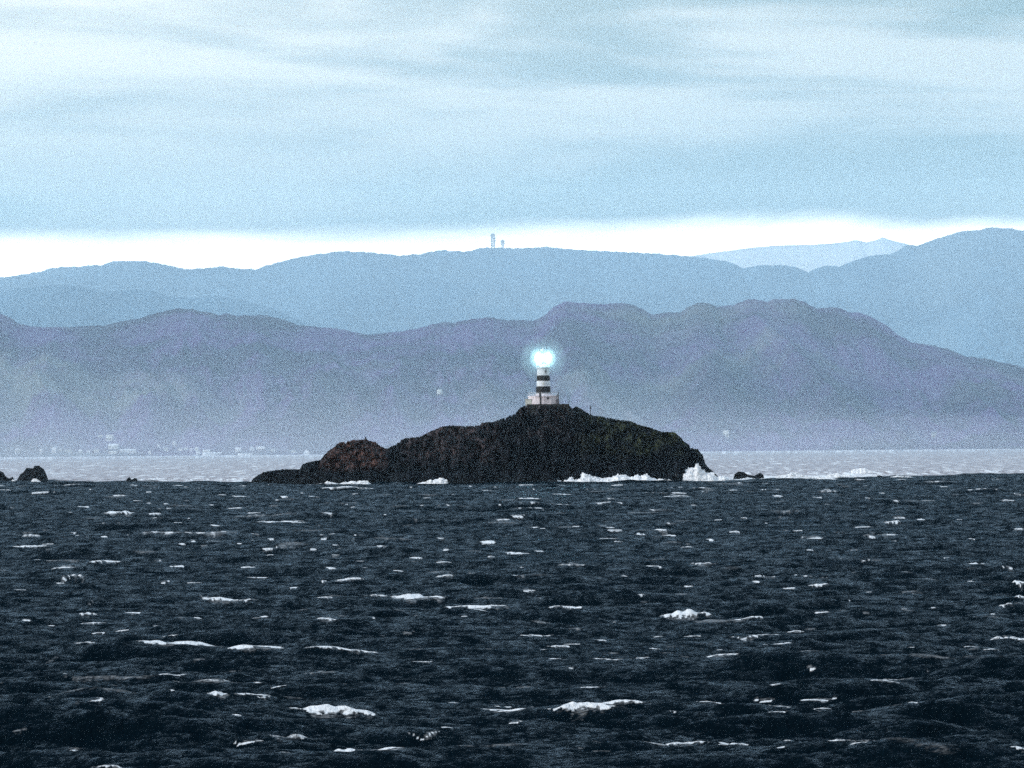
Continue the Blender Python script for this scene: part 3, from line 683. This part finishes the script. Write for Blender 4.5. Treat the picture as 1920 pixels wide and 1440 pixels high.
# mast beside the lighthouse
mp = at(1047.5, 758.5, IY-2.5)
ms = empty('antenna_mast', mp); tag(ms, 'short dark equipment mast standing against the right side of the lighthouse base', 'mast')
bm = bmesh.new(); tube(bm, (0, 0, -0.5), (0, 0, 3.7), 0.10, 8, 0.06); bm_obj('pole', bm, M['dark'], ms)
bm = bmesh.new(); box(bm, -0.55, 0.15, -0.25, 0.25, 0.15, 1.6); bm_obj('equipment_cabinet', bm, mat('grey_cabinet', (0.16, 0.15, 0.17), None, 2.0), ms)
bm = bmesh.new(); tube(bm, (-0.45, 0, 2.5), (0.45, 0, 2.5), 0.05, 6); box(bm, -0.5, -0.2, -0.1, 0.1, 2.15, 2.6); bm_obj('antenna', bm, M['dark'], ms)
bm = bmesh.new(); tube(bm, (-0.35, 0, 3.2), (0.35, 0, 3.2), 0.04, 6); bm_obj('antenna', bm, M['dark'], ms)
# platform wall
bm = bmesh.new()
L, Rr = at(988, 760, IY).x, at(1066.5, 760, IY).x
box(bm, L, Rr, IY-7.4, IY+7.4, z0-3.0, z0-0.04)
for k in range(10):
    x = L + (Rr-L)*k/10; box(bm, x+0.02, x+(Rr-L)/10-0.03, IY-7.55, IY-7.3, z0-1.15-0.25*random.random(), z0+0.02+0.06*random.random())
tag(bm_obj('retaining_wall', bm, M['stone']), 'dark stone retaining wall forming the flat platform under the lighthouse', 'wall')
# small post on the right slope
def drop(px, py, B=BI):
    hit = B.ray_cast(CAM, ray(px, py).normalized()); return hit[0]
def top_at(px, B, y0=1100, y1=1200):
    x = (px-960)/F*IY; best = None
    for i in range(200):
        y = y0+(y1-y0)*i/200; h = B.ray_cast(Vector((x, y, 500)), Vector((0, 0, -1)))[0]
        if h and (best is None or h.z > best.z): best = h
    return best
h = top_at(1107.5, BI); ps = empty('marker_post', h); tag(ps, 'thin dark marker post on the bare slope right of the lighthouse', 'post')
bm = bmesh.new(); tube(bm, (0, 0, -0.4), (0, 0, 2.5), 0.09, 8); bm_obj('post', bm, M['dark'], ps)
bm = bmesh.new(); box(bm, -0.2, 0.16, -0.1, 0.1, 1.7, 2.35); bm_obj('sign_plate', bm, M['dark'], ps)
bm = bmesh.new(); tube(bm, (0, 0, 2.4), (0, 0, 2.8), 0.04, 6); bm_obj('finial', bm, M['dark'], ps)
h = top_at(683, BI); ps = empty('cairn', h); tag(ps, 'tiny dark stone cairn on top of the red-brown knob', 'cairn')
bm = bmesh.new(); lathe(bm, [(0.5, -0.3), (0.38, 0.2), (0.2, 0.42), (0.1, 0.8), (0, 0.85)], 7); bm_obj('stones', bm, M['stone'], ps)

# the lamp's own light; mist added further down carries its glow
pl = bpy.data.lights.new('lighthouse_lamp', 'POINT'); pl.energy = 7000.0; pl.color = (0.55, 0.92, 1.0); pl.shadow_soft_size = 0.55
po = bpy.data.objects.new('lighthouse_lamp', pl); C.objects.link(po); po.parent = LH; po.location = (0, 0, lamp_z)
po.location = (0, -0.0, lamp_z)

# ------------------------------------------------------------------ radio towers on the far ridge
def lattice_tower(px, ybase, ytop, wpx, label, dishes, taper):
    Y1 = 54750.0; x = (px-960)/F*Y1
    hmax = None
    for i in range(60):
        hpt = BF.ray_cast(Vector((x, 54000+1500*i/60, 9000)), Vector((0, 0, -1)))[0]
        if hpt and (hmax is None or hpt.z > hmax.z): hmax = hpt
    s = hmax.y/F; H = (ybase-ytop)*s; W = wpx*s/2
    r = empty('radio_tower', hmax); tag(r, label, 'radio tower', 'radio towers on the far ridge')
    def wz(z): return W*(1 - (1-taper)*z/H)
    bm = bmesh.new(); t_ = 0.20*W
    for sx_ in (-1, 1):
        for sy_ in (-1, 1): tube(bm, (sx_*W, sy_*W, -20), (sx_*wz(H), sy_*wz(H), H), t_, 5)
    n = 6
    for k in range(n):
        za, zc = H*k/n, H*(k+1)/n; a, c = wz(za), wz(zc)
        for (p, q_) in (((-a,-a),(c,-c)),((a,-a),(-c,-c)),((-a,a),(c,c)),((a,a),(-c,c)),((-a,-a),(-c,c)),((a,-a),(c,c))):
            tube(bm, (*p, za), (*q_, zc), t_*0.7, 4)
        for (p, q_) in (((-c,-c),(c,-c)),((c,-c),(c,c)),((c,c),(-c,c)),((-c,c),(-c,-c))): tube(bm, (*p, zc), (*q_, zc), t_*0.7, 4)
    bm_obj('lattice', bm, M['tower'], r)
    for (fz, sx_, rr) in dishes:
        bm = bmesh.new(); z = H*fz; c = wz(z)
        tube(bm, (sx_*(c+rr*W*0.6), -c-0.3*W, z), (sx_*(c+rr*W*0.6), -c-0.9*W, z), rr*W, 14); bm_obj('dish', bm, M['tower'], r)
    bm = bmesh.new(); c = wz(H)*1.35; box(bm, -c, c, -c, c, H*0.93, H*0.955); bm_obj('platform', bm, M['tower'], r)
    bm = bmesh.new(); tube(bm, (0, 0, H*0.95), (0, 0, H*1.09), 0.18*W, 6); bm_obj('aerial', bm, M['tower'], r)
lattice_tower(926.5, 465, 439, 7.0, 'taller, broader lattice tower, left one of the pair on the far ridge', [(0.88, -1, 0.45), (0.7, 1, 0.4), (0.5, 1, 0.35)], 0.8)
lattice_tower(944.8, 465, 450, 4.6, 'shorter radio tower with wide dish platform, right one of the pair on the far ridge', [(0.82, -1, 0.7), (0.82, 1, 0.6), (0.55, -1, 0.6), (0.55, 1, 0.6)], 0.7)

# ------------------------------------------------------------------ town on the far shore
def house(px, py, wpx, hpx, kind, label, wall='house', roof='roofw', name='house', cat='house', group='pale buildings along the far shore'):
    """py = foot of the building in the photo"""
    d = ray(px, py).normalized(); hit = BN.ray_cast(CAM, d)[0]
    if hit is None: hit = at(px, py, 20900)
    s = hit.y/F; w_, h_ = wpx*s/2, hpx*s; dp = max(w_*0.7, 5.0)
    r = empty(name, hit, 0.25*math.sin(px)); tag(r, label, cat, group)
    bm = bmesh.new()
    if kind == 'gable':
        wh = h_*0.62; box(bm, -w_, w_, -dp, dp, -6, wh); bm_obj('wall', bm, M[wall], r)
        bm = bmesh.new(); o_ = 1.06
        v = [bm.verts.new(p) for p in ((-w_*o_,-dp*o_,wh+.05),(w_*o_,-dp*o_,wh+.05),(w_*o_,dp*o_,wh+.05),(-w_*o_,dp*o_,wh+.05),(-w_*o_,0,h_),(w_*o_,0,h_))]
        for f in ((0,1,5,4),(2,3,4,5),(0,4,3),(1,2,5),(3,2,1,0)): bm.faces.new([v[i] for i in f])
        bm_obj('roof', bm, M[roof], r)
    elif kind == 'front':                    # gable end faces the sea
        wh = h_*0.5; box(bm, -w_, w_, -dp, dp, -6, wh); bm_obj('wall', bm, M[wall], r)
        bm = bmesh.new()
        v = [bm.verts.new(p) for p in ((-w_*1.1,-dp,wh+.05),(w_*1.1,-dp,wh+.05),(0,-dp,h_),(-w_*1.1,dp,wh+.05),(w_*1.1,dp,wh+.05),(0,dp,h_))]
        for f in ((0,1,2),(3,5,4),(0,2,5,3),(1,4,5,2),(0,3,4,1)): bm.faces.new([v[i] for i in f])
        bm_obj('roof', bm, M[roof], r)
    elif kind == 'flat':
        box(bm, -w_, w_, -dp, dp, -6, h_*0.92); bm_obj('wall', bm, M[wall], r)
        bm = bmesh.new(); box(bm, -w_*1.03, w_*1.03, -dp*1.03, dp*1.03, h_*0.92+.03, h_); bm_obj('roof', bm, M[roof], r)
    elif kind == 'dome':
        lathe(bm, [(w_, -8), (w_, h_*0.45)], 24); bm_obj('wall', bm, M[wall], r)
        bm = bmesh.new(); lathe(bm, [(w_*1.03*math.cos(a), h_*0.46+h_*0.54*math.sin(a)) for a in (math.pi/2*i/8 for i in range(8))] + [(0, h_)], 24); bm_obj('dome', bm, M[roof], r)
    nwin = max(1, int(wpx//5)); ws = w_/nwin*0.45
    if kind != 'dome':
        for k in range(nwin):
            cx = -w_+w_*2*(k+.5)/nwin; bm = bmesh.new(); box(bm, cx-ws, cx+ws, -dp-0.25, -dp+0.5, h_*0.16, h_*0.34); bm_obj('window', bm, M['window'], r)
    return r
TOWN = [
 (33,849,9,10,'front','pale house with a steep pointed gable, leftmost on the shore','cream','roofw'),
 (77,850,4,9,'flat','narrow bright white tower-like building on the left shore','house','roofw'),
 (101,848,8,9,'flat','brightest square white block on the left shore','house','roofw'),
 (113,846,5,6,'gable','dim little house just right of the bright square block','cream','roofg'),
 (128,848,13,7,'gable','dim broad low house between the bright square block and the town','cream','roofg'),
 (151,849,7,6,'gable','small dim house at the left end of the town','cream','roofw'),
 (166,850,5,7,'front','small white gabled house beside dark trees at the left end of the town','house','roofw'),
 (181,848,9,7,'gable','cream house under the hillside block','cream','roofg'),
 (188,820,8,4,'flat','faint low building high on the slope left of the big hillside block','cream','roofw'),
 (206,826,13,11,'flat','highest pale block on the hillside above the town','cream','roofw'),
 (213,841,18,9,'gable','broad pale green building stepping down below the highest block','cream','roofw'),
 (240,847,28,5,'gable','long bright white roofed shed beside the harbour','house','roofw'),
 (212,850,14,5,'flat','flat pale building left of the long white shed','cream','roofg'),
 (281,851,5,6,'front','tiny bright white house right of the long shed','house','roofw'),
 (297,838,4,5,'flat','tiny bright white dot of a building above the shore houses','house','roofw'),
 (311,845,9,7,'gable','cream house set back near the white round-roofed building','cream','roofg'),
 (327,834,7,7,'dome','round-topped bright white building above the middle of the town','house','roofw'),
 (338,845,8,6,'gable','white fronted house below the round-topped building','house','roofg'),
 (349,843,7,4,'flat','faint flat-roofed house right of the round-topped building','cream','roofw'),
 (358,845,5,6,'front','small white house left of the long waterfront sheds','house','roofw'),
 (369,845,6,7,'gable','taller cream house left of the long waterfront sheds','cream','roofw'),
 (372,852,7,6,'flat','white square building on the waterline beside the sheds','house','roofw'),
 (398,853,34,5,'gable','long low white waterfront shed in the town middle','house','roofw'),
 (388,848,14,5,'gable','cream roofed row behind the long waterfront shed','cream','roofw'),
 (446,846,10,7,'gable','bright white gabled house right of the waterfront sheds','house','roofw'),
 (460,854,24,4,'flat','thin white quay building on the waterline','house','roofw'),
 (473,844,8,7,'front','white house with pointed gable facing the sea, right part of town','house','roofw'),
 (489,841,15,4,'gable','slim bright roof slanting up the slope, right part of town','house','roofw'),
 (512,846,9,5,'gable','faint cream house at the right end of the town','cream','roofg'),
 (551,848,8,5,'gable','faint house alone between town and island','cream','roofg'),
 (575,852,10,9,'front','white gabled house nearest the red-brown knob','house','roofw'),
 (825,738,12,8,'dome','small pale domed building alone on the wooded hillside','cream','cream'),
 (1361,818,11,11,'flat','pale square building on the shore slope right of the island','cream','roofw'),
 (1753,818,13,9,'gable','barely visible pale building low on the right hillside','cream','roofg'),
]
for a in TOWN:
    px, py, w_, h_, k, lab, wl, ro = a
    solo = px > 600
    house(px, py, w_, h_, k, lab, wl, ro, 'observatory' if px == 825 else 'house', 'building' if (solo or w_ > 12) else 'house', None if solo else 'pale buildings along the far shore')

# ------------------------------------------------------------------ air
def vol(name, dens, col, g):
    m = bpy.data.materials.new(name); m.use_nodes = True; t = m.node_tree; t.nodes.clear()
    v = t.nodes.new('ShaderNodeVolumePrincipled'); v.inputs['Density'].default_value = dens
    v.inputs['Color'].default_value = (*col, 1); v.inputs['Anisotropy'].default_value = g
    o = t.nodes.new('ShaderNodeOutputMaterial'); t.links.new(v.outputs[0], o.inputs['Volume']); return m
bm = bmesh.new(); box(bm, -19000, 19000, -400, 70500, -9, 4300)
tag(bm_obj('haze', bm, vol('sea_haze', 2.0e-5, (0.625, 0.835, 1.0), 0.72)), kind='stuff')
# mist balls added round the lantern so the lamp shows a glow
for rr_, dn_, lb2 in ((6.2, 0.010, 'faint outer ball of mist added for the lighthouse lamp glow'), (3.6, 0.022, 'middle ball of mist added for the lighthouse lamp glow'), (2.4, 0.075, 'bright core of mist added for the lighthouse lamp glow')):
    bm = bmesh.new(); bmesh.ops.create_icosphere(bm, subdivisions=4, radius=rr_)
    mo = bm_obj('mist', bm, vol('glow_mist', dn_, (0.80, 0.97, 1.0), 0.0), None, True); mo.location = (lb_.x, lb_.y, lb_.z+lamp_z)
    tag(mo, lb2, kind='stuff')
# low bank of sea mist lying against the far shore, thinning upwards
for hgt, dn, cx_, rx_ in ((70, 0.6e-5, -500, 9500), (125, 0.6e-5, -1200, 8500), (185, 0.7e-5, -3300, 6600), (250, 0.7e-5, -3600, 6200), (330, 0.6e-5, -3800, 6000), (430, 0.6e-5, -3900, 5800)):
    bm = bmesh.new(); bmesh.ops.create_icosphere(bm, subdivisions=5, radius=1)
    for v in bm.verts: v.co = Vector((v.co.x*rx_, v.co.y*6400, v.co.z*(hgt if v.co.z > 0 else 6)))
    mb = bm_obj('shore_mist', bm, vol('shore_mist', dn, (0.96, 0.92, 1.0), 0.6), None, True); mb.location = (cx_, 15800, 0)
    tag(mb, 'low pale mist along the foot of the nearer hills', kind='stuff')
